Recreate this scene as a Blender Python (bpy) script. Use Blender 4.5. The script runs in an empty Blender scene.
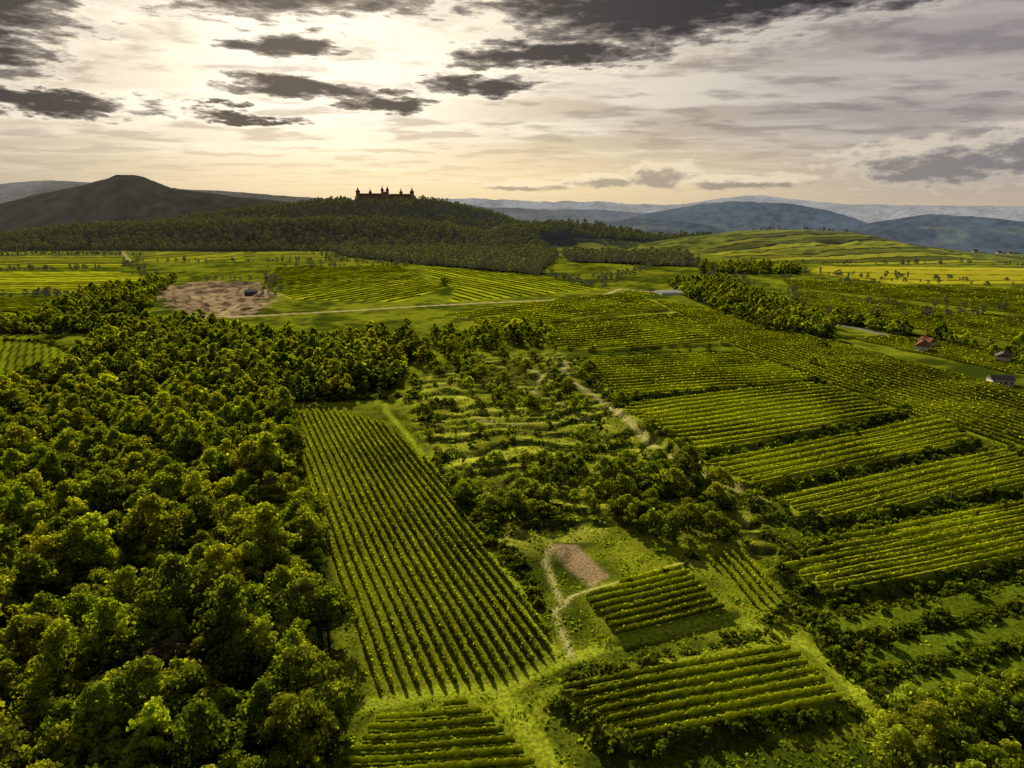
import bpy, math, numpy as np
from mathutils import Vector
R=math.radians
rng=np.random.default_rng(7)
scene=bpy.context.scene
col=scene.collection
try:
    scene.view_settings.view_transform='Standard'; scene.view_settings.look='None'; scene.view_settings.exposure=0
except Exception: pass
SUN_AZ,SUN_EL=-16.0,25.5

# ---------------------------------------------------------------- noise
_h=np.random.default_rng(3).random((256,256))
def vn(x,y):
    xi=np.floor(x).astype(int);yi=np.floor(y).astype(int)
    fx=x-xi;fy=y-yi;fx=fx*fx*(3-2*fx);fy=fy*fy*(3-2*fy)
    a=_h[xi&255,yi&255];b=_h[(xi+1)&255,yi&255];c=_h[xi&255,(yi+1)&255];d=_h[(xi+1)&255,(yi+1)&255]
    return (a*(1-fx)+b*fx)*(1-fy)+(c*(1-fx)+d*fx)*fy
def fbm(x,y,o=4):
    s=0;a=.5;t=0
    for i in range(o):
        s=s+a*vn(x*2**i+17.3*i,y*2**i+5.1*i);t+=a;a*=.5
    return s/t-0.5
def sstep(a,b,x):
    t=np.clip((x-a)/(b-a),0,1);return t*t*(3-2*t)

# ---------------------------------------------------------------- site map (metres, X east, Y north)
P={
'V1':[(-124,347),(-97,351),(-63,325),(-30,259),(-4,185),(12,140),(-3,130),(-30,127),(-44,159),(-76,239)],
'V2':[(-45,70),(-36,100),(-29,121),(-9,125),(-1,118),(8,105),(20,85),(24,70)],
'V3':[(9,127),(29,134),(59,142),(68,141),(71,123),(46,117),(21,111)],
'V4':[(17,164),(50,181),(57,158),(24,146)],
'V5':[(57,187),(72,192),(75,164),(64,160)],
'A':[(41,437),(55,468),(168,482),(188,407),(108,378),(59,367)],
'B':[(56,343),(78,359),(180,392),(196,332),(110,289),(75,273),(64,303)],
'C':[(77,262),(112,278),(210,322),(204,286),(96,239),(87,241)],
'D':[(95,224),(106,233),(210,278),(215,252),(204,239),(105,210),(95,212)],
'E':[(75,177),(108,199),(219,234),(202,198),(152,184),(86,165)],
'F1':[(76,150),(141,170),(183,177),(175,169),(135,161),(77,144)],
'F2':[(77,138),(130,154),(171,164),(160,152),(123,145),(78,132)],
'F3':[(76,126),(120,140),(155,146),(146,136),(115,133),(77,122)],
'G1':[(-40,653),(53,754),(155,828),(166,722),(46,653),(-28,595)],
'G2':[(-27,574),(54,634),(168,679),(173,533),(66,504),(37,512)],
'G3':[(58,828),(171,916),(180,859),(53,754),(-32,679),(-74,700)],
'H':[(169,808),(208,754),(266,512),(303,338),(258,259),(219,290),(202,338),(195,414),(174,512)],
'I1':[(382,941),(512,679),(591,579),(489,475),(406,533),(354,617),(319,754)],
'I2':[(717,2057),(1186,2072),(1069,1517),(1095,1183),(985,1396),(710,1454),(543,1517),(484,1786)],
'I3':[(622,1396),(995,1342),(1181,1183),(945,941),(764,1025),(579,1025),(538,1246)],
'I4':[(438,1125),(563,996),(703,941),(834,828),(644,634),(533,707),(392,968)],
'I5':[(279,555),(320,437),(355,367),(411,428),(385,504),(316,579)],
'L1':[(-3186,2900),(-2114,2900),(-1700,2000),(-1035,1900),(-1788,1742)],
'L2':[(-1705,1660),(-947,1742),(-765,1342),(-1264,1224)],
'L3':[(-1202,1163),(-753,1293),(-592,1125),(-538,941),(-863,828)],
'L4':[(-833,799),(-561,848),(-476,808),(-452,679),(-667,634)],
'L5':[(-524,533),(-422,555),(-380,541),(-313,482),(-292,425),(-312,404),(-390,389)],
'M1':[(-1000,1960),(-760,1960),(-585,1517),(-815,1517)],
'M2':[(-720,1960),(-560,1960),(-424,1660),(-574,1517)],
'N1':[(-460,1342),(-226,1396),(-95,968),(-131,799),(-269,828),(-368,1010)],
'N2':[(-198,1342),(31,1203),(121,941),(-73,799),(-80,968)],
'pit':[(-490,960),(-470,1060),(-387,1060),(-303,868),(-262,700),(-306,655),(-396,768)],
'scrub':[(-62,367),(-49,458),(36,504),(59,357),(77,265),(88,225),(80,185),(70,190),(36,213),(14,185),(-4,192),(-29,259)],
'terr':[(30,480),(60,500),(190,510),(260,420),(225,330),(240,270),(240,170),(190,120),(75,110),(72,200),(88,225),(60,320)],
'soil':[(11,192),(20,196),(28,177),(22,171)],
'forest':[(-40,60),(-33,81),(-34,106),(-35,122),(-43,146),(-55,179),(-76,230),(-98,290),(-128,355),(-197,504),(-255,579),(-319,579),(-320,512),(-285,415),(-300,385),(-345,367),(-440,330),(-330,190),(-200,50)],
'belt':[(-245,555),(-178,564),(-100,560),(-70,520),(-70,468),(-70,392),(-95,366),(-132,362),(-169,437)],
'belt2':[(-600,570),(-300,590),(-245,560),(-230,590),(-310,650),(-420,640),(-600,640)],
'belt3':[(-70,560),(20,600),(40,540),(-10,500),(-65,440)],
'pitwood':[(-480,680),(-420,690),(-380,700),(-430,830),(-520,1060),(-570,980),(-530,830)],
'rtrees':[(229,1010),(330,1090),(300,828),(302,634),(262,555),(222,605),(216,828)],
'rtrees2':[(300,640),(330,600),(345,500),(345,430),(365,370),(380,420),(360,560),(330,680)],
'btr':[(70,113),(87,125),(101,121),(138,128),(150,88),(56,80)],
'trmid':[(36,259),(72,259),(68,232),(38,225)],
'trmid2':[(-11,230),(14,234),(11,212),(-6,208)],
'htrees':[(134,1933),(426,1660),(365,1342),(127,1517)],
'tr3':[(380,1396),(560,1342),(503,1203),(328,1203)],
'hforest':[(-1850,2010),(-1800,2400),(-1500,2500),(-600,2600),(60,2500),(120,1800),(47,1163),(-145,1396),(-400,1700),(-520,1990)],
'abbeywood':[(-1500,2600),(-1400,2900),(-100,2950),(250,2800),(200,2500),(-600,2600)],
'nwood':[(90,2150),(620,2150),(560,2400),(-50,2450)],
}
for k in P:P[k]=np.array(P[k],float)
PATHS={ # name:(pts,width,kind)
'p1':([(-31,124),(-14,129),(-3,128),(9,106),(24,70)],4.0,'grass'),
'p2':([(-3,128),(11,138),(23,144),(57,155),(70,146),(75,122),(69,100)],3.4,'grass'),
'p3':([(11,138),(2,169),(-14,205),(-33,265),(-55,320),(-66,345),(-70,362)],2.6,'grass'),
'p4':([(44,476),(36,455),(34,430),(37,405),(47,375),(53,350),(58,320),(62,290),(74,255),(92,229)],3.4,'pale'),
'p5':([(-300,679),(-231,707),(-124,754),(9,808),(111,859),(148,941),(205,906)],7,'gravel'),
'p6':([(13,164),(10,185),(12,193)],1.6,'pale'),
'p7':([(14,140),(11,159),(17,166),(30,173),(55,184)],1.6,'pale'),
'road':([(296,653),(317,617),(325,564),(337,504),(336,437),(355,367),(420,300)],6,'road'),
'p8':([(-837,1517),(-1100,1960)],8,'pale'),
'p9':([(-282,679),(-332,780),(-330,828)],7,'gravel'),
'p10':([(144,916),(188,679),(215,520),(238,402),(251,320),(258,284),(262,240)],3.2,'grass'),
'p11':([(111,859),(120,760),(176,700),(180,640)],4,'pale'),
'p12':([(5,455),(20,420),(12,380),(30,350)],2.4,'pale'),
'p13':([(56,363),(84,361),(130,378),(196,400)],3.0,'grass'),
'p14':([(78,266),(112,281),(160,303),(206,327)],3.0,'grass'),
'p15':([(92,229),(106,236),(160,261),(212,284)],2.6,'grass'),
'p16':([(-20,330),(0,318),(25,325),(50,335)],2.2,'pale'),
}
def pip(poly,x,y):
    ins=np.zeros(x.shape,bool);n=len(poly)
    for i in range(n):
        x1,y1=poly[i];x2,y2=poly[(i+1)%n]
        if y1==y2: continue
        c=((y1>y)!=(y2>y))&(x<(x2-x1)*(y-y1)/(y2-y1)+x1)
        ins^=c
    return ins
def segd(pts,x,y,closed):
    d=np.full(x.shape,1e9);n=len(pts)
    for i in range(n if closed else n-1):
        a=np.array(pts[i],float);b=np.array(pts[(i+1)%n],float);ab=b-a
        t=np.clip(((x-a[0])*ab[0]+(y-a[1])*ab[1])/(ab@ab),0,1)
        d=np.minimum(d,np.hypot(x-a[0]-t*ab[0],y-a[1]-t*ab[1]))
    return d
def sdf(poly,x,y,m):
    lo=poly.min(0)-m;hi=poly.max(0)+m
    idx=np.nonzero((x>lo[0])&(x<hi[0])&(y>lo[1])&(y<hi[1]))[0]
    xx=x[idx];yy=y[idx]
    d=segd(poly,xx,yy,True);ins=pip(poly,xx,yy)
    return idx,np.where(ins,d,-d)
def contour(x,y):
    """terrace index of the scrubby slope"""
    return (y*.9-x*.30+fbm(x/42+1,y/42,3)*62)/14

RAISE={'A':2.6,'B':2.6,'C':2.6,'D':2.4,'E':2.4,'V3':1.2,'V4':1.2,'F1':1.8,'F2':1.8,'F3':1.6,'G2':2,'G1':2}
RIDGES=[ # distance, front width, back width, crest profile (x,z), roughness
(2250,260,500,[(-1950,0),(-1510,44),(-1446,52),(-1286,62),(-998,72),(-518,80),(-262,66),(-102,38),(90,-8)],6),
(2800,420,600,[(-1700,0),(-1321,86),(-1083,115),(-844,136),(-665,156),(-366,160),(-247,138),(-88,104),(72,50),(231,10),(400,-60)],5),
(3800,700,900,[(-5200,20),(-3575,84),(-2765,152),(-2549,200),(-2279,247),(-2128,283),(-2052,308),(-1976,304),(-1820,241),(-1523,200),(-1253,173),(-875,115),(-335,48),(100,-60)],14),
(8000,1500,1500,[(-12000,250),(-7527,376),(-5821,441),(-5139,475),(-4684,452),(-3775,387),(-3093,354),(-2410,298),(-1273,232),(0,0)],18),
(2300,400,400,[(-250,-20),(-137,14),(-7,56),(157,68),(288,59),(451,30),(615,2),(700,-40)],5),
(2100,650,300,[(300,-10),(381,13),(530,36),(679,54),(828,59),(1007,51),(1096,27),(1454,-20),(1800,-60)],1),
(7000,1400,1500,[(300,-120),(478,-84),(975,23),(1373,119),(1870,205),(2169,236),(2766,207),(3164,130),(3463,33),(3860,-80)],26),
(5200,1100,1200,[(2100,-90),(2424,-20),(2720,50),(3089,108),(3459,86),(3784,50),(5084,30),(8000,60)],16),
(5900,1100,1200,[(-300,-90),(200,-40),(700,30),(1100,70),(1500,40),(1900,-20),(2400,-90)],16),
(9000,1500,1500,[(-3500,250),(-1690,286),(-922,274),(-282,194),(358,170),(1126,162),(1766,113),(2406,-16),(3000,-90)],30),
(12500,2200,2200,[(-16000,300),(-1569,365),(-546,385),(307,329),(1500,332),(2182,279),(3035,282),(3802,398),(4399,441),(5081,365),(5933,282),(7127,273),(8730,250),(13435,266),(18000,200)],55),
]
def H(x,y):
    x=np.asarray(x,float).ravel();y=np.asarray(y,float).ravel()
    z=fbm(x/160+3,y/160+9,3)*5+fbm(x/30,y/30,3)*1.1
    idx,s=sdf(P['scrub'],x,y,8)
    t=contour(x[idx],y[idx])
    f=t-np.floor(t)
    z[idx]+=np.clip((s+4)/8,0,1)*(sstep(.0,.2,f)-f)*2.2
    for k,r in RAISE.items():
        idx,s=sdf(P[k],x,y,6)
        z[idx]+=r*sstep(-3.2,-.2,s)
    idx,s=sdf(P['pit'],x,y,25)
    q=(s+fbm(x[idx]/28,y[idx]/28,3)*30)/16;qf=np.floor(q)+sstep(.0,.25,q-np.floor(q))-1
    z[idx]+=-3.2*np.clip(qf,0,3)*(s>0)+fbm(x[idx]/12,y[idx]/12,2)*3*(s>0)
    fall=sstep(2150,3600,y+.0*x)*sstep(-600,400,x)*90+sstep(900,2500,x)*sstep(900,2600,y)*60
    z=z-fall
    for D,wf,wb,cr,ro in RIDGES:
        m=np.nonzero(np.abs(y-D)<max(wf,wb)*1.3)[0]
        if len(m)==0: continue
        xx=x[m];yy=y[m]
        dy=yy-D-fbm(xx/(D*.12),yy/(D*.12)+D,3)*D*.05
        c=np.interp(xx,[q[0] for q in cr],[q[1] for q in cr],left=-150,right=cr[-1][1] if cr[-1][0]>7000 else -150)
        if cr[0][0]<-10000: c=np.where(xx<cr[0][0],cr[0][1],c)
        w=np.where(dy<0,1-np.clip(-dy/wf,0,1),1-np.clip(dy/wb,0,1));w=w*w*(3-2*w)
        gul=fbm(xx/(D*.05)+D,yy/(D*.05),4)*D*.03
        c2=c+fbm(xx/(D*.012),yy/(D*.012),3)*ro*.9-np.abs(gul)*(1-w)*2
        z[m]=np.maximum(z[m],z[m]*(1-w)+c2*w)
    return z

# ---------------------------------------------------------------- mesh util
def mk(name,v,f,mats,link=True,attrs=None,smooth=False,parent=None,matidx=None):
    v=np.asarray(v,np.float32);me=bpy.data.meshes.new(name)
    f=np.asarray(f,np.int32)
    n=f.shape[1]
    me.vertices.add(len(v));me.vertices.foreach_set('co',v.ravel())
    me.loops.add(f.size);me.loops.foreach_set('vertex_index',f.ravel())
    me.polygons.add(len(f));me.polygons.foreach_set('loop_start',np.arange(0,f.size,n,dtype=np.int32))
    try: me.polygons.foreach_set('loop_total',np.full(len(f),n,np.int32))
    except Exception: pass
    if matidx is not None: me.polygons.foreach_set('material_index',np.asarray(matidx,np.int32))
    me.polygons.foreach_set('use_smooth',np.full(len(f),smooth))
    for m in mats: me.materials.append(m)
    for k,a in (attrs or {}).items():
        if a.ndim==2:
            at=me.attributes.new(k,'FLOAT_COLOR','POINT');b=np.ones((len(v),4),np.float32);b[:,:3]=a;at.data.foreach_set('color',b.ravel())
        else:
            at=me.attributes.new(k,'FLOAT','POINT');at.data.foreach_set('value',a.astype(np.float32))
    me.update(calc_edges=True)
    o=bpy.data.objects.new(name,me)
    if link: col.objects.link(o)
    if parent: o.parent=parent
    return o

# ---------------------------------------------------------------- materials
def nt(m):
    m.use_nodes=True;t=m.node_tree;t.nodes.clear()
    try: m.cycles.emission_sampling='NONE'
    except Exception: pass
    return t
def simple(name,c,rough=.8,noise=.25,scale=3,spec=.3):
    m=bpy.data.materials.new(name);t=nt(m);N=t.nodes;L=t.links
    o=N.new('ShaderNodeOutputMaterial');b=N.new('ShaderNodeBsdfPrincipled');b.inputs['Roughness'].default_value=rough
    b.inputs['Specular IOR Level'].default_value=spec
    tc=N.new('ShaderNodeTexCoord');n=N.new('ShaderNodeTexNoise');n.inputs['Scale'].default_value=scale;n.inputs['Detail'].default_value=5
    r=N.new('ShaderNodeMix');r.data_type='RGBA';r.inputs[6].default_value=(*[q*(1-noise) for q in c],1);r.inputs[7].default_value=(*[min(1,q*(1+noise)) for q in c],1)
    L.new(tc.outputs['Object'],n.inputs['Vector']);L.new(n.outputs[0],r.inputs[0]);L.new(r.outputs[2],b.inputs['Base Color']);L.new(b.outputs[0],o.inputs[0])
    return m
def leafmat(name,dark,light,trans=.4,painted_haze=None,randamt=1.0,tm=(2.05,2.1,.45)):
    m=bpy.data.materials.new(name);t=nt(m);N=t.nodes;L=t.links
    o=N.new('ShaderNodeOutputMaterial')
    at=N.new('ShaderNodeAttribute');at.attribute_name='tint'
    mx=N.new('ShaderNodeMix');mx.data_type='RGBA';mx.inputs[6].default_value=(*dark,1);mx.inputs[7].default_value=(*light,1)
    L.new(at.outputs['Fac'],mx.inputs[0]);cc=mx.outputs[2]
    if randamt:
        oi=N.new('ShaderNodeObjectInfo')
        r=N.new('ShaderNodeValToRGB');cr=r.color_ramp
        cols=[(.45,.56,.8),(.9,1.0,.8),(1.4,1.34,.95),(.65,.76,1.0),(1.22,1.3,.9),(.85,.84,.8)]
        while len(cr.elements)<6: cr.elements.new(.5)
        for i,e in enumerate(cr.elements): e.position=i/5;e.color=(*cols[i],1)
        L.new(oi.outputs['Random'],r.inputs[0])
        mu=N.new('ShaderNodeMix');mu.data_type='RGBA';mu.blend_type='MULTIPLY';mu.inputs[0].default_value=randamt
        L.new(cc,mu.inputs[6]);L.new(r.outputs[0],mu.inputs[7]);cc=mu.outputs[2]
    d=N.new('ShaderNodeBsdfDiffuse');tr=N.new('ShaderNodeBsdfTranslucent');L.new(cc,d.inputs[0])
    ty=N.new('ShaderNodeMix');ty.data_type='RGBA';ty.blend_type='MULTIPLY';ty.inputs[0].default_value=1;ty.inputs[7].default_value=(*tm,1)
    L.new(cc,ty.inputs[6]);L.new(ty.outputs[2],tr.inputs[0])
    ms=N.new('ShaderNodeMixShader');ms.inputs[0].default_value=trans;L.new(d.outputs[0],ms.inputs[1]);L.new(tr.outputs[0],ms.inputs[2])
    last=ms.outputs[0]
    if painted_haze:
        e=N.new('ShaderNodeEmission');e.inputs[0].default_value=(*painted_haze,1);e.inputs[1].default_value=1  # even glow on the leaves stands in for airlight
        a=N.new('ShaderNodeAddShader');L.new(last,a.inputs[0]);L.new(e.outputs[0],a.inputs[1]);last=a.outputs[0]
    L.new(last,o.inputs[0]);return m
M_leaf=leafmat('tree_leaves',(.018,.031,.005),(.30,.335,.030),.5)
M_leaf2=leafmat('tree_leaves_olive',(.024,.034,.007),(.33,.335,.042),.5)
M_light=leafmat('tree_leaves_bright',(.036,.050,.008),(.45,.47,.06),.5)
M_brown=leafmat('tree_leaves_rust',(.045,.034,.015),(.26,.18,.07))
M_far=leafmat('distant_tree_leaves',(.015,.026,.007),(.12,.140,.020),.4,painted_haze=(.027,.025,.014))  # far crowns get a constant glow painted as haze
M_bush=leafmat('shrub_leaves',(.018,.031,.005),(.21,.24,.022),.44)
M_tuft=leafmat('grass_blades',(.08,.11,.010),(.30,.35,.024))
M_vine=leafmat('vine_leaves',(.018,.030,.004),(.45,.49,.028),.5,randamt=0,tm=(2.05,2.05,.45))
M_bark=simple('bark',(.07,.055,.04),.9,.4,4)

# ---------------------------------------------------------------- ground
def terrain():
    ds=.005;ny=1110;nx=860
    s=np.arange(ny)*ds
    yy=-45+62*(np.exp(s)-1)
    yy=yy[yy<16500]
    k=np.linspace(-1.28,1.28,nx)
    Y,K=np.meshgrid(yy,k,indexing='ij');X=K*(Y+110)
    x=X.ravel();y=Y.ravel();z=H(x,y)
    n=len(x)
    n1=fbm(x/45,y/45,4);n2=fbm(x/9+50,y/9,3);n3=fbm(x/400+7,y/400,3)
    c=np.empty((n,3));g1=np.array([.055,.080,.008]);g2=np.array([.26,.30,.018])
    w=sstep(-.22,.25,n1*.8+n2*.7)[:,None];c[:]=g1*(1-w)+g2*w
    far=sstep(2300,2700,y)[:,None]
    cell=vn(np.floor(x/260+n3*2),np.floor(y/420+n3))
    wood=np.array([.014,.022,.010]);fld=np.array([.12,.13,.03])
    lc=np.where((cell>.72)[:,None]&(z<20)[:,None],fld,wood)*np.clip(1+1.6*n2[:,None]+1.4*n1[:,None],.2,3)
    c=c*(1-far)+lc*far
    hw=(sstep(1980,2080,y)*sstep(250,150,x))[:,None];c=c*(1-hw)+wood*hw
    def paint(k,colr,edge=.8,var=.25,strip=None,line=.14):
        idx,s=sdf(P[k],x,y,3);w=sstep(-edge,edge,s)[:,None]
        cc=np.array(colr)[None,:]*(1+var*2*(n1[idx]+n2[idx]))[:,None]
        if strip:
            dx,dy,wd,amp=strip;L=math.hypot(dx,dy)
            t=(-x[idx]*dy+y[idx]*dx)/L/wd
            hsh=_h[(np.floor(t).astype(int)*7)&255,13]
            fr=t-np.floor(t)
            m=(1+amp*(hsh-.5)*2)*np.where(fr<line,.18,1)
            cc=cc*m[:,None]
        c[idx]=c[idx]*(1-w)+cc*w
    for kk in('forest','belt','belt2','pitwood','rtrees','rtrees2','btr'):paint(kk,(.025,.032,.010),3)
    for kk in('hforest','abbeywood','nwood','htrees','tr3'):paint(kk,(.016,.024,.009),3)
    paint('terr',(.085,.115,.010),3)
    idx,s=sdf(P['scrub'],x,y,6)
    t=contour(x[idx],y[idx]);f=t-np.floor(t)
    hs=_h[(np.floor(t).astype(int)*5)&255,np.floor((x[idx]+y[idx]*.3+n1[idx]*40)/23).astype(int)&255]
    cc=np.array([.31,.33,.040])[None,:]*(.3+1.2*hs)[:,None]*(1+n2[idx]*1.3+n1[idx]*.8)[:,None]
    bw=(f<.16+n2[idx]*.5)
    cc=np.where(bw[:,None],np.array([.05,.07,.012]),cc)
    w=np.clip((s+3)/6,0,1)[:,None];c[idx]=c[idx]*(1-w)+cc*w
    for kk in('V1',):paint(kk,(.19,.22,.014),1)
    for kk in('V2','V3','V4','V5'):paint(kk,(.18,.22,.013),1.5)
    for kk in('A','B','C','D','E'):paint(kk,(.36,.40,.020),1.5)
    for kk in('F1','F2','F3'):paint(kk,(.12,.17,.010),1.2,.4)  # shade over the near right terraces put into a darker grass colour
    for kk in('G1','G2','G3'):paint(kk,(.33,.36,.020),2)
    paint('H',(.27,.30,.016),2);paint('I5',(.21,.24,.016),2)
    paint('I1',(.21,.24,.016),2);paint('I4',(.26,.29,.018),2,.2,(130,-262,24,.3))
    paint('I2',(.30,.32,.020),4,.2,(300,60,60,.6),.25);paint('I3',(.44,.41,.028),4,.15,(300,-60,110,.35),.1)
    paint('L1',(.31,.34,.014),4,.2,(300,20,75,.5),.4);paint('L2',(.31,.34,.014),4,.2,(300,40,48,.6),.38)
    paint('L3',(.36,.40,.014),3,.2,(300,50,30,.5),.35);paint('L4',(.34,.38,.014),3,.2,(300,40,14,.4),.35)
    paint('L5',(.24,.30,.014),4,.4,(80,-120,5,.25),.3)
    paint('M1',(.33,.36,.015),4,.2,(10,60,40,.5),.25);paint('M2',(.30,.33,.015),4,.2,(300,30,50,.4),.35)
    paint('N1',(.38,.44,.016),4,.2,(150,330,15,.35));paint('N2',(.40,.47,.016),4,.2,(160,-300,15,.35))
    idx,s=sdf(P['pit'],x,y,14)
    q=(s+fbm(x[idx]/28,y[idx]/28,3)*30)/16;q=q-np.floor(q)
    w=sstep(-5,5,s+n2[idx]*40+n1[idx]*30)[:,None]
    cc=np.array([.38,.28,.19])[None,:]*np.clip(1+1.4*n2[idx]+1.0*n1[idx],.3,2)[:,None]*np.where(q<.25,.45,1)[:,None]
    c[idx]=c[idx]*(1-w)+cc*w
    paint('soil',(.40,.29,.17),1,.2)
    KC={'grass':(.34,.42,.018),'dirt':(.20,.18,.07),'pale':(.46,.43,.17),'gravel':(.60,.49,.27),'road':(.28,.27,.26)}
    for pts,wd,kd in PATHS.values():
        pa=np.array(pts,float);lo=pa.min(0)-9;hi=pa.max(0)+9
        idx=np.nonzero((x>lo[0])&(x<hi[0])&(y>lo[1])&(y<hi[1]))[0]
        d=segd(pts,x[idx],y[idx],False)+n2[idx]*.7
        w=(1-sstep(wd*.5-.5,wd*.5+.8,d))
        cc=np.array(KC[kd])[None,:]*(1+.5*n2[idx])[:,None]
        if kd in('grass','pale'):
            rut=np.exp(-((np.abs(d)-.85)/.3)**2)[:,None]*.3;cc=cc*(1-rut)+np.array([.34,.31,.12])*rut
        c[idx]=c[idx]*(1-w[:,None])+cc*w[:,None]
    c=np.clip(c,.003,.6)
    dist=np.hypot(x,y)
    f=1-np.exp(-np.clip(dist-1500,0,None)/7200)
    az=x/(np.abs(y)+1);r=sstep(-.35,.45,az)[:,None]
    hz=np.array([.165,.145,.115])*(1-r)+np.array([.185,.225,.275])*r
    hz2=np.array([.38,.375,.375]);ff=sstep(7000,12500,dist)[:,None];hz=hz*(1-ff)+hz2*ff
    em=hz*f[:,None]*(1+.8*n1+.6*n3)[:,None]  # airlight painted as ground emission, growing with distance from the origin
    c=c*(1-f[:,None])  # ground colour fades out under the painted airlight
    ry,cx=Y.shape
    i=np.arange(ry*cx).reshape(ry,cx)
    F=np.stack([i[:-1,:-1],i[:-1,1:],i[1:,1:],i[1:,:-1]],-1).reshape(-1,4)
    m=bpy.data.materials.new('ground_soil_grass');t=nt(m);N=t.nodes;L=t.links
    o=N.new('ShaderNodeOutputMaterial');at=N.new('ShaderNodeAttribute');at.attribute_name='gcol'
    ah=N.new('ShaderNodeAttribute');ah.attribute_name='painted_haze'
    geo=N.new('ShaderNodeNewGeometry')
    def noi(sc,de):
        q=N.new('ShaderNodeTexNoise');q.inputs['Scale'].default_value=sc;q.inputs['Detail'].default_value=de;L.new(geo.outputs['Position'],q.inputs['Vector']);return q
    a=noi(1.3,3)
    def mr(s,lo,hi):
        q=N.new('ShaderNodeMapRange');q.inputs[1].default_value=.3;q.inputs[2].default_value=.7;q.inputs[3].default_value=lo;q.inputs[4].default_value=hi;L.new(s,q.inputs[0]);return q
    r1=mr(a.outputs[0],.45,1.55)
    vm=N.new('ShaderNodeVectorMath');vm.operation='SCALE';L.new(at.outputs['Color'],vm.inputs[0]);L.new(r1.outputs[0],vm.inputs['Scale'])
    d=N.new('ShaderNodeBsdfDiffuse');L.new(vm.outputs[0],d.inputs[0])
    e=N.new('ShaderNodeEmission');L.new(ah.outputs['Color'],e.inputs[0]);ad=N.new('ShaderNodeAddShader')  # ground glows with the painted airlight, no haze volume
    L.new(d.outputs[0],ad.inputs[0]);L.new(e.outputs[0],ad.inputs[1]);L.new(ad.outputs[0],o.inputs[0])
    mk('ground',np.stack([x,y,z],1),F,[m],attrs={'gcol':c,'painted_haze':em},smooth=True)
terrain()

# ---------------------------------------------------------------- leaf clouds
def quads(cent,nrm,size,asp=1.0):
    n=len(cent);nrm=nrm/(np.linalg.norm(nrm,axis=1,keepdims=True)+1e-9)
    r=rng.normal(size=(n,3));u=np.cross(nrm,r);u/=np.linalg.norm(u,axis=1,keepdims=True)+1e-9;w=np.cross(nrm,u)
    s=np.asarray(size).reshape(-1,1)*.5
    v=np.stack([cent-u*s-w*s*asp*.6,cent+u*s*.7-w*s*asp,cent+u*s+w*s*asp*.7,cent-u*s*.6+w*s*asp],1)
    return v.reshape(-1,3),np.arange(n*4).reshape(n,4)
def limb(p0,p1,r0,r1,n=6):
    p0=np.array(p0,float);p1=np.array(p1,float);d=p1-p0;d/=np.linalg.norm(d)
    a=np.cross(d,[.3,.9,.1]);a/=np.linalg.norm(a);b=np.cross(d,a);t=np.arange(n)/n*2*np.pi
    ring=np.cos(t)[:,None]*a+np.sin(t)[:,None]*b
    v=np.concatenate([p0+ring*r0,p1+ring*r1]);f=[(i,(i+1)%n,n+(i+1)%n,n+i) for i in range(n)]
    return v,np.array(f)
def tree_mesh(name,ht,rad,ncl,nlf,ls,mat,low=.26):
    V=[];F=[];T=[];MI=[];o=0
    def add(v,f,t,mi):
        nonlocal o
        V.append(v);F.append(f+o);T.append(t);MI.append(np.full(len(f),mi));o+=len(v)
    lean=rng.normal(size=2)*.4
    top=np.array([lean[0],lean[1],ht*.62])
    v,f=limb((0,0,-.6),(lean[0]*.5,lean[1]*.5,ht*.35),ht*.026,ht*.018,8);add(v,f,np.zeros(len(v)),1)
    v,f=limb((lean[0]*.5,lean[1]*.5,ht*.35),top,ht*.018,ht*.008,6);add(v,f,np.zeros(len(v)),1)
    ph=rng.random(6)*6.28
    cs=[]
    for i in range(ncl):
        a=rng.random()*6.28;zz=rng.random()**.8
        rr=math.sin(min(1,(zz*.90+.14))*math.pi)**.6
        lob=1+.28*math.sin(2*a+ph[0])+.2*math.sin(3*a+ph[1]+zz*4)
        q=rad*rr*lob*(.3+.68*rng.random()**.5)
        cs.append((math.cos(a)*q+lean[0],math.sin(a)*q+lean[1],ht*(low+(1-low)*.93*zz)+rng.normal()*.35))
    for c in cs[:7]:
        v,f=limb((lean[0]*.6,lean[1]*.6,ht*(.3+.2*rng.random())),c,ht*.010,ht*.003,5);add(v,f,np.zeros(len(v)),1)
    for c in cs:
        c=np.array(c);cr=rad*(.15+.22*rng.random())
        d=rng.normal(size=(nlf,3));d[:,2]+=.35;d/=np.linalg.norm(d,axis=1,keepdims=True)
        p=c+d*cr*np.array([1,1,.72])*(.5+.65*rng.random((nlf,1)))
        nr=d*.75+rng.normal(size=(nlf,3))*.5+np.array([0,0,.6])
        v,f=quads(p,nr,ls*(.6+.8*rng.random(nlf)))
        base=.27+.42*rng.random()+.8*(c[2]/ht-.6)  # higher clumps lighter: sunlit tops painted into the leaf tint
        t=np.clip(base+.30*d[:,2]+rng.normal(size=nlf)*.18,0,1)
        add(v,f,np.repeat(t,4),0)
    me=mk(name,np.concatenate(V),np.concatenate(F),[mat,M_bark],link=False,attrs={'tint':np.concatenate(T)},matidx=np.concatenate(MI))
    return me
def coll(name,objs):
    c=bpy.data.collections.new(name)
    for o in objs:c.objects.link(o)
    return c
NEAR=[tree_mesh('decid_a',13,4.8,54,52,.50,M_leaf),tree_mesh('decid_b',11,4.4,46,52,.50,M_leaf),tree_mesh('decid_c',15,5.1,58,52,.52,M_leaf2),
      tree_mesh('decid_d',13,3.6,42,52,.46,M_light),tree_mesh('decid_e',9.5,4.6,44,52,.50,M_leaf2),tree_mesh('decid_f',12,3.8,42,52,.48,M_brown)]
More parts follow.
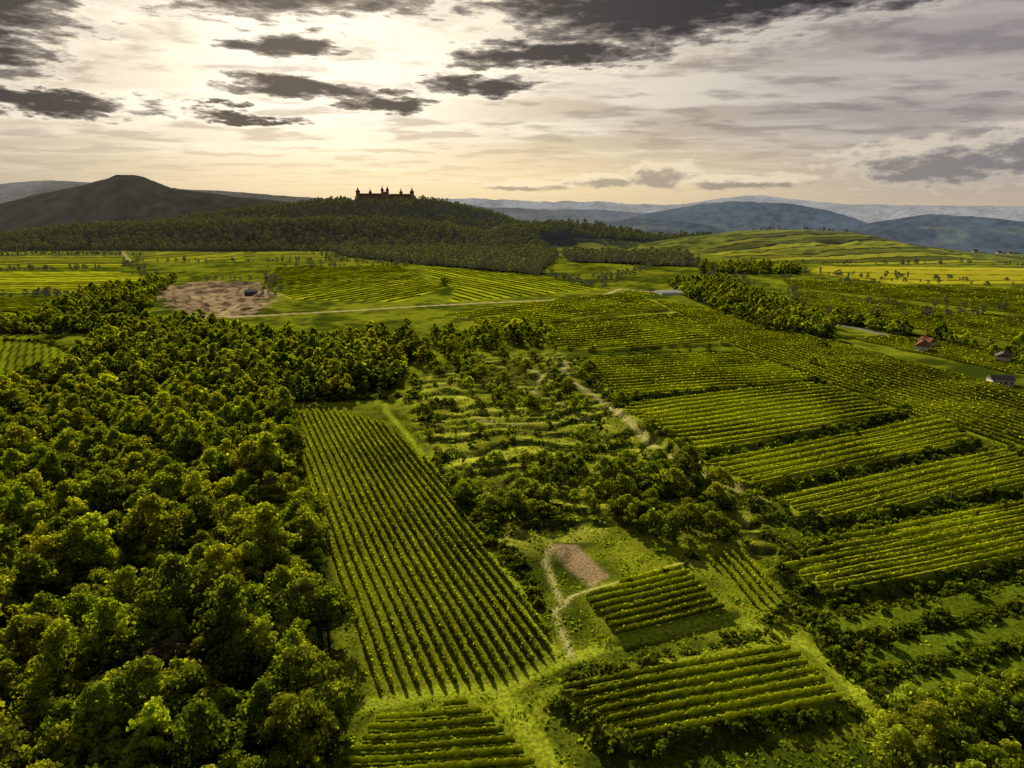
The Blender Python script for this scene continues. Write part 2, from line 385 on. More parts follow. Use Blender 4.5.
LOW=[tree_mesh('orchard_a',8.5,4.2,40,48,.48,M_leaf,.10),tree_mesh('orchard_b',10,4.0,42,48,.5,M_light,.12),tree_mesh('orchard_c',7.5,4.4,40,48,.48,M_light,.08),tree_mesh('orchard_d',11,4.8,50,48,.52,M_leaf,.12)]
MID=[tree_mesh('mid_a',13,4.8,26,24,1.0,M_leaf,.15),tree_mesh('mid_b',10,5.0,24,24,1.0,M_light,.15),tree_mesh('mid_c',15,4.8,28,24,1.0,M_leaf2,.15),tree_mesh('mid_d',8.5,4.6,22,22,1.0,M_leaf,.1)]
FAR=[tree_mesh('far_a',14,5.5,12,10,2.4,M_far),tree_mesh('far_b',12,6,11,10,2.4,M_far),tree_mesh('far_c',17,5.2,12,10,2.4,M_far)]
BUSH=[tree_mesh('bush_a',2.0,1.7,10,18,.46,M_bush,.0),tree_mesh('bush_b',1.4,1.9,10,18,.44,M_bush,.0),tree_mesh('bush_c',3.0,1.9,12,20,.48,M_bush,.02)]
def tuft(name,n,r,h):
    p=rng.normal(size=(n,3))*np.array([r,r,0]);p[:,2]=h*.3*rng.random(n)
    nr=rng.normal(size=(n,3));nr[:,2]*=.3
    v,f=quads(p,nr,h*(.5+rng.random(n)),1.0)
    return mk(name,v,f,[M_tuft],link=False,attrs={'tint':np.repeat(rng.random(n),4)})
TUFT=[tuft('tuft_a',20,.8,.38),tuft('tuft_b',20,1.0,.5)]
C_near=coll('near_tree_kinds',NEAR);C_mid=coll('mid_tree_kinds',MID);C_far=coll('far_tree_kinds',FAR);C_bush=coll('shrub_kinds',BUSH);C_tuft=coll('tuft_kinds',TUFT)

def scatter(name,cl,x,y,sc,idx,dz=0):
    n=len(x);z=H(x,y)+dz
    me=bpy.data.meshes.new(name);me.vertices.add(n);me.vertices.foreach_set('co',np.stack([x,y,z],1).astype(np.float32).ravel())
    a=me.attributes.new('sc','FLOAT_VECTOR','POINT');a.data.foreach_set('vector',(sc[:,None]*np.stack([.85+.35*rng.random(n),.85+.35*rng.random(n),.8+.4*rng.random(n)],1)).astype(np.float32).ravel())
    a=me.attributes.new('idx','INT','POINT');a.data.foreach_set('value',idx.astype(np.int32))
    a=me.attributes.new('rz','FLOAT_VECTOR','POINT');r=np.zeros((n,3),np.float32);r[:,2]=rng.random(n)*6.28;a.data.foreach_set('vector',r.ravel())
    o=bpy.data.objects.new(name,me);col.objects.link(o)
    g=bpy.data.node_groups.new(name+'_nodes','GeometryNodeTree')
    g.interface.new_socket('Geometry',in_out='INPUT',socket_type='NodeSocketGeometry');g.interface.new_socket('Geometry',in_out='OUTPUT',socket_type='NodeSocketGeometry')
    N=g.nodes;L=g.links;gi=N.new('NodeGroupInput');go=N.new('NodeGroupOutput')
    ci=N.new('GeometryNodeCollectionInfo');ci.inputs['Collection'].default_value=cl;ci.inputs['Separate Children'].default_value=True;ci.inputs['Reset Children'].default_value=True
    ip=N.new('GeometryNodeInstanceOnPoints');ip.inputs['Pick Instance'].default_value=True
    def na(nm,ty):
        q=N.new('GeometryNodeInputNamedAttribute');q.data_type=ty;q.inputs['Name'].default_value=nm;return q.outputs['Attribute']
    mp=N.new('GeometryNodeMeshToPoints');L.new(gi.outputs[0],mp.inputs[0]);L.new(mp.outputs[0],ip.inputs['Points'])
    L.new(ci.outputs[0],ip.inputs['Instance'])
    L.new(na('idx','INT'),ip.inputs['Instance Index']);L.new(na('sc','FLOAT_VECTOR'),ip.inputs['Scale']);L.new(na('rz','FLOAT_VECTOR'),ip.inputs['Rotation'])
    L.new(ip.outputs[0],go.inputs[0])
    md=o.modifiers.new('instances','NODES');md.node_group=g
    return o
def grid_pts(poly,sp,jit=.5):
    lo=poly.min(0);hi=poly.max(0)
    X,Y=np.meshgrid(np.arange(lo[0],hi[0],sp),np.arange(lo[1],hi[1],sp*.9));X=X+(np.arange(X.shape[0])%2)[:,None]*sp*.5
    x=X.ravel()+(rng.random(X.size)-.5)*2*jit*sp;y=Y.ravel()+(rng.random(X.size)-.5)*2*jit*sp
    m=pip(poly,x,y);return x[m],y[m]
def pathmask(x,y,mar=1.5):
    ok=np.ones(len(x),bool)
    for pts,wd,kd in PATHS.values(): ok&=segd(pts,x,y,False)>wd*.5+mar
    return ok
def notin(keys,x,y,mar=0):
    ok=np.ones(len(x),bool)
    for k in keys:
        i,s=sdf(P[k],x,y,mar+1);b=s>-mar;ok[i[b]]=False
    return ok
def cat(l):return np.concatenate([a for a,b in l]),np.concatenate([b for a,b in l])
x,y=grid_pts(P['forest'],6.9)
m=y<330;xn,yn=x[m],y[m]
idx=rng.integers(0,5,len(xn));idx[rng.random(len(xn))<.008]=5
scatter('woodland',C_near,xn,yn,.55+.9*rng.random(len(xn))**1.3,idx,-.3)
xm,ym=cat([(x[~m],y[~m]),grid_pts(P['belt'],8.0),grid_pts(P['belt2'],8.5),grid_pts(P['pitwood'],12),grid_pts(P['belt3'],12)])
k=pathmask(xm,ym,3)&(rng.random(len(xm))<.9);xm,ym=xm[k],ym[k]
scatter('woodland_belt',C_mid,xm,ym,.45+.85*rng.random(len(xm)),rng.integers(0,4,len(xm)),-.3)
xr,yr=cat([grid_pts(P['rtrees'],11),grid_pts(P['rtrees2'],12),grid_pts(P['tr3'],15)])
k=pathmask(xr,yr,3);xr,yr=xr[k],yr[k]
scatter('valley_tree_belt',C_mid,xr,yr,.6+.7*rng.random(len(xr)),rng.integers(0,4,len(xr)),-.3)
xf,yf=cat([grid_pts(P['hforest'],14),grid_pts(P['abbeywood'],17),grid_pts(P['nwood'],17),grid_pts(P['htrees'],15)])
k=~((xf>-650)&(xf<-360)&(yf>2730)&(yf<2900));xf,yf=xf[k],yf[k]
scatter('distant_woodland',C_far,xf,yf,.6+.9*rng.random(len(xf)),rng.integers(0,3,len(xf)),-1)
hx=[];hy=[]
def hedge(pts,sp=9,jit=4):
    for (a,b) in zip(pts[:-1],pts[1:]):
        a=np.array(a,float);b=np.array(b,float);n=max(2,int(np.linalg.norm(b-a)/sp));t=rng.random(n)[:,None]
        p=a+(b-a)*t+rng.normal(size=(n,2))*jit;hx.extend(p[:,0]);hy.extend(p[:,1])
hedge([(-1705,1740),(-947,1770)],6);hedge([(-2200,1950),(-1100,1850)],6,8);hedge([(-1250,1190),(-765,1320)],5);hedge([(-900,815),(-560,870)],4)
hedge([(-424,1600),(-300,1480),(-145,1420),(47,1200),(130,960)],7,9);hedge([(-470,1360),(-226,1420)],9,8);hedge([(-820,1500),(-420,1520)],9,6)
hedge([(500,1500),(985,1430),(1180,1200)],11,8);hedge([(540,1230),(640,1010),(940,930)],14,8);hedge([(438,1150),(560,1010)],11,7)
hedge([(717,2090),(1100,2090)],7,16);hedge([(390,960),(320,760)],12,6);hedge([(600,600),(520,700),(330,700)],12,8);hedge([(400,1400),(330,1120),(360,980)],10,10)
hedge([(120,1000),(260,1350),(430,1700)],9,14);hedge([(850,830),(640,640)],12,6);hedge([(-620,1990),(-424,1680)],14,8);hedge([(-840,1500),(-600,1140)],14,8)
hedge([(400,540),(480,470),(600,560)],10,6);hedge([(480,1250),(800,1040),(1100,1000)],12,8);hedge([(-500,1080),(-380,1100),(-300,850)],9,8);hedge([(400,800),(560,720),(760,760)],12,8)
hx=np.array(hx);hy=np.array(hy)
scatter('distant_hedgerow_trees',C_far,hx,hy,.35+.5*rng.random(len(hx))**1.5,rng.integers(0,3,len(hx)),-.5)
FI=['V1','V2','V3','V4','V5','A','B','C','D','E','F1','F2','F3','G1','G2','G3','H','I5','soil']
x,y=grid_pts(P['terr'],2.0);m=notin(FI,x,y,.2)&pathmask(x,y,.2);x,y=x[m],y[m]
dd=np.full(len(x),1e9)
for k in('A','B','C','D','E','F1','F2','F3'):
    i,s=sdf(P[k],x,y,9);dd[i]=np.minimum(dd[i],-s)
pr=np.where(dd<4.2,.88,.10)*(.55+.9*sstep(-.2,.2,fbm(x/14,y/14,3)));m=rng.random(len(x))<pr
xs,ys=[x[m]],[y[m]]
x,y=grid_pts(P['scrub'],2.6);m=pathmask(x,y,.8)&notin(['soil','V5','V1','V4'],x,y,1)
t=contour(x,y);f=t-np.floor(t)
cl=sstep(-.02,.2,fbm(x/16+9,y/16,3))
pr=np.where(f<.22,.03+.42*cl,.20*cl);m&=rng.random(len(x))<pr
xs.append(x[m]);ys.append(y[m])
edge=[[(-4,198),(2,186),(8,158)],[(72,160),(60,148),(30,136),(12,131)],[(-33,265),(-10,205),(2,180)],[(75,165),(78,120),(74,100)],[(200,330),(185,412),(170,500)],[(30,172),(55,184)],[(-30,350),(-60,372),(-120,368)],
[(76,141),(130,157),(172,166)],[(76,129),(122,142),(160,150)],[(76,118),(115,130),(150,134)],[(9,125),(21,109),(46,115),(72,121)],[(75,176),(108,201),(160,218)],[(-29,262),(-20,235),(-4,200)],
[(-292,425),(-312,404),(-390,389)],[(-422,557),(-380,545),(-313,486)]]
for e in edge:
    for a,b in zip(e[:-1],e[1:]):
        n=int(math.dist(a,b)/.9);t=rng.random(n);xs.append(a[0]+(b[0]-a[0])*t+rng.normal(size=n)*1.0);ys.append(a[1]+(b[1]-a[1])*t+rng.normal(size=n)*1.0)
xb=np.concatenate(xs);yb=np.concatenate(ys);k=pathmask(xb,yb,.4);xb,yb=xb[k],yb[k]
scatter('bank_shrubs',C_bush,xb,yb,.35+.95*rng.random(len(xb))**1.6,rng.integers(0,3,len(xb)),-.15)
reg=np.array([(-45,60),(-40,130),(-60,380),(60,400),(230,330),(240,110),(60,60)],float)
x,y=grid_pts(reg,2.4);m=notin(['V1','V2','V3','V4','V5','A','B','C','D','E','F1','F2','F3','soil'],x,y,-.5)&pathmask(x,y,-.2)&(rng.random(len(x))<.4);x,y=x[m],y[m]
scatter('grass_tufts',C_tuft,x,y,.5+.9*rng.random(len(x)),rng.integers(0,2,len(x)))

# individual trees
TREES=[(45,203,1.0),(51,198,.9),(57,202,.85),(40,209,.75),(60,209,.6),(66,196,.5),(-99,1010,1.7),(-45,330,.7),(-38,300,.5),(18,440,.6),(30,380,.6),(40,350,.55),(22,330,.5),(-5,400,.75),(-20,430,.7),(5,455,.8),
(-12,300,.5),(5,270,.45),(12,250,.6),(28,280,.55),(34,300,.5),(-25,380,.8),(75,330,.4),(206,345,.7),(215,400,.7),(228,300,.6),(205,455,.7),(240,520,.8),(60,500,.6),(150,512,.5),(14,470,.7),(-2,350,.6),(50,240,.8),
(-50,500,.8),(-35,520,.9),(-20,560,.8),(-60,540,.9),(-8,520,.6),(-45,470,.7),(-30,600,.8),(-70,610,.8),(-100,640,.9),(20,560,.6),(-10,640,.7)]
for k,n,s0 in(('trmid',15,.6),('trmid2',11,.55)):
    x,y=grid_pts(P[k],6.2)
    for a,b in zip(x,y):TREES.append((a,b,s0+.4*rng.random()))
x,y=grid_pts(P['scrub'],8.5);cl=fbm(x/30+2,y/30+8,2)
for a,b,c_ in zip(x,y,cl):
    if b<214 and a<34: continue
    if rng.random()<(.14+.85*float(sstep(0,.18,c_))) and pathmask(np.array([a]),np.array([b]),2)[0]:TREES.append((a,b,.35+.6*rng.random()**1.5))
x,y=grid_pts(P['btr'],7.0)
for a,b in zip(x,y):TREES.append((a,b,.6+.5*rng.random()))
TA=np.array(TREES);TZ=H(TA[:,0],TA[:,1])
for (a,b,s),z in zip(TREES,TZ):
    src=LOW[rng.integers(0,4)] if rng.random()<.8 else NEAR[rng.integers(0,5)]
    o=bpy.data.objects.new('deciduous_tree',src.data);col.objects.link(o)
    o.location=(a,b,z-.2);o.rotation_euler=(0,0,rng.random()*6.28);o.scale=(s*(.95+.3*rng.random()),s*(.95+.3*rng.random()),s*(.75+.35*rng.random()))

# ---------------------------------------------------------------- vine rows
def rows(name,poly,d,sp,seg,h,hw,leaf=6,ls=.4,inset=1.2,gap=.04):
    d=np.array(d,float);d/=np.linalg.norm(d);nrm=np.array([-d[1],d[0]])
    u=poly@d;w=poly@nrm;lines=[]
    for c in np.arange(w.min()+inset,w.max()-inset*.5,sp):
        xs=[]
        for i in range(len(poly)):
            j=(i+1)%len(poly)
            if (w[i]>c)!=(w[j]>c): xs.append(u[i]+(u[j]-u[i])*(c-w[i])/(w[j]-w[i]))
        xs.sort()
        for a,b in zip(xs[::2],xs[1::2]):
            a+=inset+rng.random()*1.0;b-=inset+rng.random()*1.0
            if b-a>4:lines.append((c,a,b))
    V=[];F=[];T=[];o=0;CX=[];CT=[]
    prof=np.array([(-.75,.22),(-1,.6),(-.55,1),(.55,1),(1,.6),(.75,.22)])
    for c,a,b in lines:
        n=max(2,int((b-a)/seg));t=np.linspace(a,b,n+1)
        px=t[:,None]*d+c*nrm
        px=px+nrm*(rng.normal(size=(n+1,1))*.08)
        vig=.8+.4*fbm(px[:,0]/18,px[:,1]/18,2)*2+rng.normal(size=n+1)*.10
        vig=np.clip(vig,.45,1.3);vig[rng.random(n+1)<gap]=.3;vig[0]*=.6;vig[-1]*=.6
        z=H(px[:,0],px[:,1])
        pr=prof[None]*np.ones((n+1,1,1));off=pr[...,0]*hw*vig[:,None]*(1+rng.normal(size=(n+1,6))*.18);hh=pr[...,1]*h*(.55+.45*vig[:,None])*(1+rng.normal(size=(n+1,6))*.07)
        v=np.zeros((n+1,6,3));v[...,:2]=px[:,None,:]+off[...,None]*nrm;v[...,2]=z[:,None]+hh
        V.append(v.reshape(-1,3));i=np.arange((n+1)*6).reshape(n+1,6)
        f=np.stack([i[:-1,:-1],i[1:,:-1],i[1:,1:],i[:-1,1:]],-1).reshape(-1,4);F.append(f+o);o+=(n+1)*6
        tt=np.clip(-.2+.85*prof[:,1][None]*np.ones((n+1,1))+rng.normal(size=(n+1,6))*.1+fbm(px[:,0]/25+4,px[:,1]/25,2)[:,None]*.7,0,1);T.append(tt.ravel())  # lit row tops and shaded bases painted into the tint
        if leaf:
            nl=n*leaf;q=rng.random(nl)*n;k=np.clip(q.astype(int),0,n-1);fr=(q-k)[:,None]
            cp=px[k]*(1-fr)+px[k+1]*fr;zz=z[k]*(1-fr[:,0])+z[k+1]*fr[:,0];vg=vig[k]
            a2=rng.random(nl)*np.pi;rr=.9+.35*rng.random(nl)
            ox=np.cos(a2)*hw*vg*rr;oz=h*(.5+.45*vg)*(.35+.68*np.sin(a2)*rr)
            c3=np.zeros((nl,3));c3[:,:2]=cp+ox[:,None]*nrm;c3[:,2]=zz+oz
            CX.append(c3);CT.append(np.clip(.05+.85*np.sin(a2)+rng.normal(size=nl)*.2+fbm(cp[:,0]/25+4,cp[:,1]/25,2)*.5,0,1))  # loose leaves too: lit top, shaded sides painted by tint
    V=np.concatenate(V);F=np.concatenate(F);T=np.concatenate(T)
    if leaf:
        c3=np.concatenate(CX);ct=np.concatenate(CT);nr=rng.normal(size=c3.shape)*.8+np.array([0,.3,.9])
        lv,lf=quads(c3,nr,ls*(.6+.8*rng.random(len(c3))));F=np.concatenate([F,lf+len(V)]);V=np.concatenate([V,lv]);T=np.concatenate([T,np.repeat(ct,4)])
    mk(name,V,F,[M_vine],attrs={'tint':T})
nm='vineyard_rows'
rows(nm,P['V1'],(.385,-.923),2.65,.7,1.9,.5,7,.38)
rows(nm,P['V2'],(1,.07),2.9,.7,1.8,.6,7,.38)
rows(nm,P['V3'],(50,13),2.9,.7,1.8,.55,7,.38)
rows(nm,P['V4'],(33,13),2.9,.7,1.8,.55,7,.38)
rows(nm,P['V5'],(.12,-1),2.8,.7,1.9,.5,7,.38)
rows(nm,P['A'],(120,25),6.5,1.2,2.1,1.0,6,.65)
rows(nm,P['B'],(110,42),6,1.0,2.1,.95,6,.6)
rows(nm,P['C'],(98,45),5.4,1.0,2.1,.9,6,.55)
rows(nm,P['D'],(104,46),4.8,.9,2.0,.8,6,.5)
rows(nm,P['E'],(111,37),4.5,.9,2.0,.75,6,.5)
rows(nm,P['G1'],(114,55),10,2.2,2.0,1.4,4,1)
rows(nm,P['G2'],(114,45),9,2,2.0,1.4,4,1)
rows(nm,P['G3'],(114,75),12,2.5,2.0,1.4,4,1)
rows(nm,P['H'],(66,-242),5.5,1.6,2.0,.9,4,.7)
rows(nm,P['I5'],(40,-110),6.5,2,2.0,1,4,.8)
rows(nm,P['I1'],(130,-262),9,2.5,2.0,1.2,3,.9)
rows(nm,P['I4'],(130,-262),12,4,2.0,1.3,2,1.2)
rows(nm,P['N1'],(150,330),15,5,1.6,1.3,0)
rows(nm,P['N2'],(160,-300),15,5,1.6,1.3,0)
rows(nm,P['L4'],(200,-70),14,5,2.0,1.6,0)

# ---------------------------------------------------------------- buildings
M_wall=simple('ochre_plaster',(.50,.36,.22),.85,.12,.3);M_white=simple('white_plaster',(.7,.66,.6),.85,.1,.8)
M_roofr=simple('red_roof_tiles',(.30,.10,.05),.8,.3,2);M_roofd=simple('slate_roof',(.12,.10,.09),.7,.25,1);M_glass=simple('window_glass',(.03,.035,.04),.25,.2,2,.5)
M_cop=simple('dark_copper_dome',(.07,.075,.07),.5,.3,1);M_grey=simple('light_metal_roof',(.5,.5,.52),.5,.1,1);M_wood=simple('weathered_boards',(.16,.11,.08),.9,.3,3);M_film=simple('greenhouse_film',(.78,.78,.78),.4,.06,1)
def part(name,parent,v,f,m):
    me=bpy.data.meshes.new(name);me.from_pydata([tuple(q) for q in v],[],[tuple(q) for q in f]);me.materials.append(m);me.update()
    o=bpy.data.objects.new(name,me);col.objects.link(o);o.parent=parent;return o
def empty(name,loc,rz):
    e=bpy.data.objects.new(name,None);col.objects.link(e);e.location=loc;e.rotation_euler=(0,0,rz);return e
def boxv(cx,cy,z0,sx,sy,sz):
    a,b=sx/2,sy/2
    v=[(cx-a,cy-b,z0),(cx+a,cy-b,z0),(cx+a,cy+b,z0),(cx-a,cy+b,z0),(cx-a,cy-b,z0+sz),(cx+a,cy-b,z0+sz),(cx+a,cy+b,z0+sz),(cx-a,cy+b,z0+sz)]
    f=[(0,1,5,4),(1,2,6,5),(2,3,7,6),(3,0,4,7),(4,5,6,7),(3,2,1,0)];return v,f
def boxes(name,parent,lst,m):
    V=[];F=[]
    for b in lst:
        v,f=boxv(*b);o=len(V);V+=v;F+=[tuple(i+o for i in q) for q in f]
    return part(name,parent,V,F,m)
def roofs(name,parent,lst,m,hip=.0):
    V=[];F=[]
    for cx,cy,z0,sx,sy,h in lst:
        o=len(V);a,b=sx/2+.4,sy/2+.4
        if sx>=sy: r=[(cx-a+hip*b,cy,z0+h),(cx+a-hip*b,cy,z0+h)];fs=[(0,1,5,4),(2,3,4,5),(1,2,5),(3,0,4),(3,2,1,0)]
        else: r=[(cx,cy-b+hip*a,z0+h),(cx,cy+b-hip*a,z0+h)];fs=[(1,2,5,4),(3,0,4,5),(0,1,4),(2,3,5),(3,2,1,0)]
        V+=[(cx-a,cy-b,z0),(cx+a,cy-b,z0),(cx+a,cy+b,z0),(cx-a,cy+b,z0)]+r
        F+=[tuple(i+o for i in q) for q in fs]
    return part(name,parent,V,F,m)
def lathe(name,parent,lst,m,n=12):
    V=[];F=[]
    for cx,cy,prof in lst:
        o=len(V)
        for r,z in prof:
            for i in range(n):V.append((cx+r*math.cos(i/n*6.2832),cy+r*math.sin(i/n*6.2832),z))
        for k in range(len(prof)-1):
            for i in range(n):F.append((o+k*n+i,o+k*n+(i+1)%n,o+(k+1)*n+(i+1)%n,o+(k+1)*n+i))
    return part(name,parent,V,F,m)
def win(cx0,cx1,y,z,n,w,h,dy):
    return [(cx0+(cx1-cx0)*(i+.5)/n,y+dy,z,w,.12,h) for i in range(n)]
az=float(H([-505],[2800])[0])-1
ab=empty('hilltop_abbey',(-505,2790,az),0)
wings=[(-40,0,-8,120,18,26),(65,0,-8,90,18,24),(-100,25,-8,18,70,26),(110,25,-8,18,70,24),(-20,45,-8,150,16,22),(5,18,-8,22,55,34)]
boxes('walls',ab,wings,M_wall)
roofs('roof',ab,[(c,d,z+h,a,b,9) for c,d,z,a,b,h in wings],M_roofr,.8)
tw=[(-100,-8,13,38),(-4,-8,9,44),(16,-8,9,44),(112,-8,13,36),(-62,45,9,36),(60,50,10,36)]
boxes('towers',ab,[(c,d,-8,s,s,h) for c,d,s,h in tw],M_wall)
lathe('onion_domes',ab,[(c,d,[(s*.62,h-8),(s*.72,h-5),(s*.6,h-1),(s*.25,h+2),(s*.28,h+5),(s*.12,h+8),(.3,h+14)]) for c,d,s,h in tw],M_cop)
wl=[]
for zz in(0,6,12):
    wl+=win(-90,18,-9.06,zz,16,2,3,0)+win(22,108,-9.06,zz,14,2,3,0)
for c,d,s,h in tw[:4]: wl+=[(c,d-s/2-.06,h-18,2.5,.12,4.5)]
boxes('windows',ab,wl,M_glass)
def house(name,x,y,rz,sx,sy,h,rh,wm,rm,chim=True):
    z=float(H([x],[y])[0]);e=empty(name,(x,y,z),rz)
    boxes('walls',e,[(0,0,-1,sx,sy,h+1)],wm)
    g=[(-sx/2,-sy/2,h),(-sx/2,sy/2,h),(-sx/2,0,h+rh-.25),(sx/2,-sy/2,h),(sx/2,sy/2,h),(sx/2,0,h+rh-.25)]
    part('gables',e,g,[(0,2,1),(3,4,5)],wm)
    roofs('roof',e,[(0,0,h+.01,sx,sy,rh)],rm)
    ww=win(-sx/2,sx/2,-sy/2,1.0,max(3,int(sx/3)),1.1,1.3,-.05)+win(-sx/2,sx/2,sy/2,1.0,max(3,int(sx/3)),1.1,1.3,.05)
    if h>5: ww+=win(-sx/2,sx/2,-sy/2,3.8,max(3,int(sx/3)),1.1,1.3,-.05)
    boxes('windows',e,ww,M_glass);boxes('door',e,[(sx*.08,-sy/2-.08,0,1.1,.12,2.1)],M_wood)
    if chim: boxes('chimney',e,[(sx*.2,.8,h+rh*.5,.8,.8,rh*.8)],M_roofr)
house('red_roofed_house',308,504,.9,13,9,4.5,4,M_white,M_roofr)
house('red_roofed_house',322,522,1.9,10,8,4,3.5,M_white,M_roofr)
house('farm_building',296,402,-.2,12,8,3.2,2.2,M_white,M_roofd,False)
house('garden_shed',47,218,.4,5,3.6,2.3,1.0,M_wood,M_roofd,False)
house('farm_building',345,470,.9,14,9,4,3,M_white,M_roofd)
house('quarry_shed',-345,905,.3,16,9,5,2.5,M_wood,M_grey,False)
def tunnel(x,y,rz,n,L):
    z=float(H([x],[y])[0]);e=empty('polytunnel_greenhouse',(x,y,z),rz);V=[];F=[];S=9
    for t in range(n):
        for xx in(-L/2,L/2):
            for i in range(S):
                a=math.pi*i/(S-1);V.append((xx,t*8+4*math.cos(a),3.6*math.sin(a)))
        o=t*2*S;F+=[(o+i,o+i+1,o+S+i+1,o+S+i) for i in range(S-1)];F+=[tuple(o+i for i in range(S)),tuple(o+S+i for i in range(S))[::-1]]
    part('film',e,V,F,M_film)
    boxes('doors',e,[(L/2+.05,t*8,0,.1,2.4,2.4) for t in range(n)],M_wood)
tunnel(212,880,.1,4,42)
ve=empty('valley_village',(1600,2350,float(H([1600],[2350])[0])),0)
bl=[];rl=[]
vz0=ve.location.z
for i in range(46):
    a,b=rng.normal()*190,rng.normal()*160;z=float(H([1600+a],[2350+b])[0])-vz0;s=12+6*rng.random()
    bl.append((a,b,z-2,s,10,7));rl.append((a,b,z+5,s,10,4))
boxes('walls',ve,bl,M_white);roofs('roofs',ve,rl,M_roofr)

# ---------------------------------------------------------------- light
def sdir(az,el):
    a,e=R(az),R(el);return Vector((math.sin(a)*math.cos(e),math.cos(a)*math.cos(e),math.sin(e)))
S=sdir(SUN_AZ,SUN_EL)
sl=bpy.data.lights.new('sun','SUN');sl.energy=5;sl.angle=R(.6);sl.color=(1,.88,.56)
so=bpy.data.objects.new('sun',sl);col.objects.link(so);so.rotation_euler=S.to_track_quat('Z','Y').to_euler();so.location=(0,0,400)
w=bpy.data.worlds.new('World');scene.world=w;w.use_nodes=True;t=w.node_tree;N=t.nodes;L=t.links;N.clear()
try: w.cycles.sampling_method='NONE'
except Exception: pass
out=N.new('ShaderNodeOutputWorld')
sky=N.new('ShaderNodeTexSky');sky.sky_type='NISHITA';sky.sun_disc=False;sky.sun_elevation=R(SUN_EL);sky.sun_rotation=R(SUN_AZ);sky.dust_density=3
tc=N.new('ShaderNodeTexCoord');dirv=tc.outputs['Generated']
def MA(op,a,b=None,c=None,cl=False):
    n=N.new('ShaderNodeMath');n.operation=op;n.use_clamp=cl
    for i,v in enumerate((a,b,c)):
        if v is None: continue
        if isinstance(v,(int,float)): n.inputs[i].default_value=v
        else: L.new(v,n.inputs[i])
    return n.outputs[0]
def MR(v,a,b,c=0,d=1,sm=True):
    n=N.new('ShaderNodeMapRange');n.interpolation_type='SMOOTHSTEP' if sm else 'LINEAR'
    L.new(v,n.inputs[0]);n.inputs[1].default_value=a;n.inputs[2].default_value=b;n.inputs[3].default_value=c;n.inputs[4].default_value=d;return n.outputs[0]
def MIX(f,a,b,bt='MIX'):
    n=N.new('ShaderNodeMix');n.data_type='RGBA';n.blend_type=bt
    if isinstance(f,(int,float)): n.inputs[0].default_value=f
    else: L.new(f,n.inputs[0])
    for i,v in((6,a),(7,b)):
        if isinstance(v,tuple): n.inputs[i].default_value=(*v,1)
        else: L.new(v,n.inputs[i])
    return n.outputs[2]
def CX(a,b,c=0.0):
    n=N.new('ShaderNodeCombineXYZ')
    for i,v in enumerate((a,b,c)):
        if isinstance(v,(int,float)): n.inputs[i].default_value=v
        else: L.new(v,n.inputs[i])
    return n.outputs[0]
def NOn(vec,sc,de=5,ro=.55):
    n=N.new('ShaderNodeTexNoise');L.new(vec,n.inputs['Vector']);n.inputs['Scale'].default_value=sc;n.inputs['Detail'].default_value=de;n.inputs['Roughness'].default_value=ro;return n
def NO(*a):return NOn(*a).outputs[0]
def VM(op,a,b):
    n=N.new('ShaderNodeVectorMath');n.operation=op
    for i,v in enumerate((a,b)):
        if isinstance(v,tuple): n.inputs[i].default_value=v
        else: L.new(v,n.inputs[i])
    return n
sp=N.new('ShaderNodeSeparateXYZ');L.new(dirv,sp.inputs[0]);dx,dy,dz=sp.outputs
az=MA('MULTIPLY',MA('ARCTAN2',dx,dy),57.296);el=MA('MULTIPLY',MA('ARCSINE',dz),57.296)
dt=VM('DOT_PRODUCT',dirv,tuple(sdir(-15,13)))
ang=MA('MULTIPLY',MA('ARCCOSINE',MA('MINIMUM',dt.outputs['Value'],1.0)),57.296)
iz=MA('DIVIDE',1.0,MA('ADD',MA('MAXIMUM',dz,0.0),.055))
deck=CX(MA('MULTIPLY',MA('MULTIPLY',dx,iz),.8),MA('MULTIPLY',dy,iz))
nA=NO(CX(MA('MULTIPLY',MA('MULTIPLY',dx,iz),.5),MA('MULTIPLY',dy,iz),3.0),1.1,5,.6);nB=NO(deck,2.2,5,.55)
glow=MR(ang,46,6)
veil=MIX(glow,(.38,.335,.32),(.72,.59,.41))
glow2=MR(ang,23,2);veil=MIX(glow2,veil,(1.18,1.07,.85))
veil=MIX(MR(nA,.44,.62,0,.65),veil,MIX(glow,(.58,.52,.48),(1.2,1.1,.88)))
veil=MIX(MR(nB,.48,.62,0,.55),veil,MIX(glow,(.17,.15,.165),(.36,.28,.21)))
hb=MR(el,7.5,1.5);hg=MR(MA('ABSOLUTE',MA('ADD',az,5)),42,5)
veil=MIX(MA('MULTIPLY',hb,.85),veil,MIX(hg,(.48,.41,.35),(1.0,.79,.45)))
hz=MR(el,2.6,.2);veil=MIX(MA('MULTIPLY',hz,.45),veil,(.66,.51,.34))
wv=NOn(CX(MA('MULTIPLY',az,.15),MA('MULTIPLY',el,.62)),1.0,5,.66)
ws=VM('MULTIPLY',VM('SUBTRACT',wv.outputs['Color'],(.5,.5,.5)).outputs[0],(15,4.0,0))
ae=VM('ADD',CX(az,el),ws.outputs[0])
def blobs(lst,src=None):
    cur=None
    for a,e,wa,we in lst:
        s=VM('SUBTRACT',(src or ae).outputs[0],(a,e,0));q=VM('MULTIPLY',s.outputs[0],(1/wa,1/we,0));l=VM('LENGTH',q.outputs[0],(0,0,0))
        cur=l.outputs['Value'] if cur is None else MA('MINIMUM',cur,l.outputs['Value'])
    return cur
fine=MA('MULTIPLY',MA('SUBTRACT',NO(CX(MA('MULTIPLY',az,.45),MA('MULTIPLY',el,2.0)),1.0,5,.66),.5),1.6)
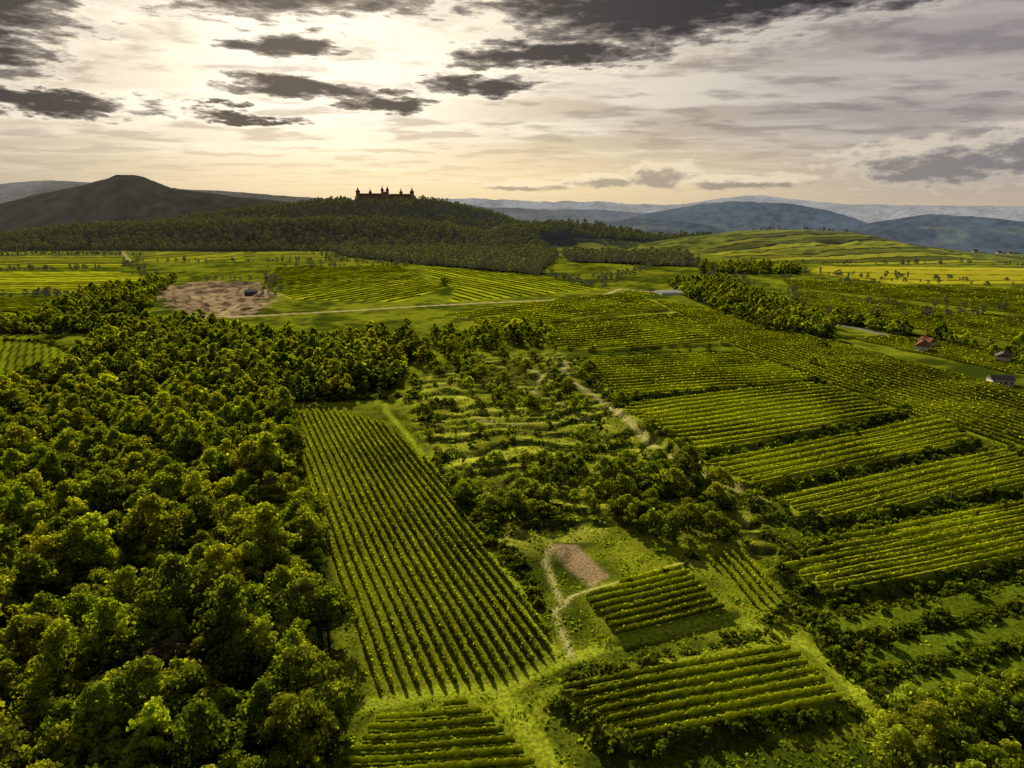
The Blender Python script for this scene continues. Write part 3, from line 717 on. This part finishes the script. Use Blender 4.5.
bd=MA('ADD',blobs([(-17,15.8,12,2.1),(-35,13.5,5.5,2.6),(-36,10.2,4,1.6),(-33,7.3,6,.6),(-16.1,9.0,5.5,.75),(-9.8,8.5,4,.6),(-16.6,11.9,3.4,1.0),(-2.5,9.8,4.4,.7),(-20.5,7.0,4,.4),
 (10.4,14.9,12,2.5),(2.9,11.8,7.5,1.0),(19,15.4,9,2.0),(30,16,9,2.0)]),fine)
veil=MIX(MA('MULTIPLY',MR(bd,1.7,1.1),.6),veil,MIX(glow,(.64,.58,.52),(1.2,1.09,.88)))
veil=MIX(MR(bd,1.25,.85,0,.85),veil,MIX(glow,(.10,.09,.10),(.17,.135,.12)))
veil=MIX(MR(bd,1.0,.5,0,.98),veil,MIX(glow,(.020,.017,.022),(.024,.019,.020)))
CU=[(31.0,3.3,6.5,1.5),(37,4.0,5,1.3),(11.7,3.0,3.0,.9),(7,2.6,2.6,.5),(18,2.3,5,.4),(1,2.2,4,.3)]
cf=MA('MULTIPLY',MA('SUBTRACT',NO(CX(MA('MULTIPLY',az,.6),MA('MULTIPLY',el,1.5)),1.0,5,.62),.5),2.2)
ae2=VM('ADD',CX(az,el),VM('MULTIPLY',ws.outputs[0],(.4,.4,0)).outputs[0])
bt=MA('ADD',blobs([(a,e+.22,wa,we*1.05) for a,e,wa,we in CU],ae2),cf)
bs=MA('ADD',blobs([(a,e-.12,wa*.97,we*.9) for a,e,wa,we in CU],ae2),cf)
veil=MIX(MA('MULTIPLY',MR(bt,1.3,.85),.6),veil,MIX(hg,(.78,.69,.57),(1.05,.88,.62)))
veil=MIX(MR(bs,1.15,.4,0,.88),veil,MIX(hg,(.17,.165,.18),(.42,.34,.25)))
top=MA('MAXIMUM',MR(el,18,30),MR(ang,48,80))
veil=MIX(MA('MULTIPLY',top,.95),veil,(.090,.092,.096))
b1=N.new('ShaderNodeBackground');L.new(sky.outputs[0],b1.inputs[0]);b1.inputs[1].default_value=.06
b2=N.new('ShaderNodeBackground');L.new(veil,b2.inputs[0]);b2.inputs[1].default_value=1
mx=N.new('ShaderNodeMixShader');mx.inputs[0].default_value=.95;L.new(b1.outputs[0],mx.inputs[1]);L.new(b2.outputs[0],mx.inputs[2]);L.new(mx.outputs[0],out.inputs[0])

# ---------------------------------------------------------------- camera (drone)
c=bpy.data.cameras.new('drone_camera');c.lens=24;c.sensor_width=36;c.clip_start=1;c.clip_end=60000
o=bpy.data.objects.new('drone_camera',c);col.objects.link(o);o.location=(0,0,100);o.rotation_euler=(R(90-13.9),0,0);scene.camera=o
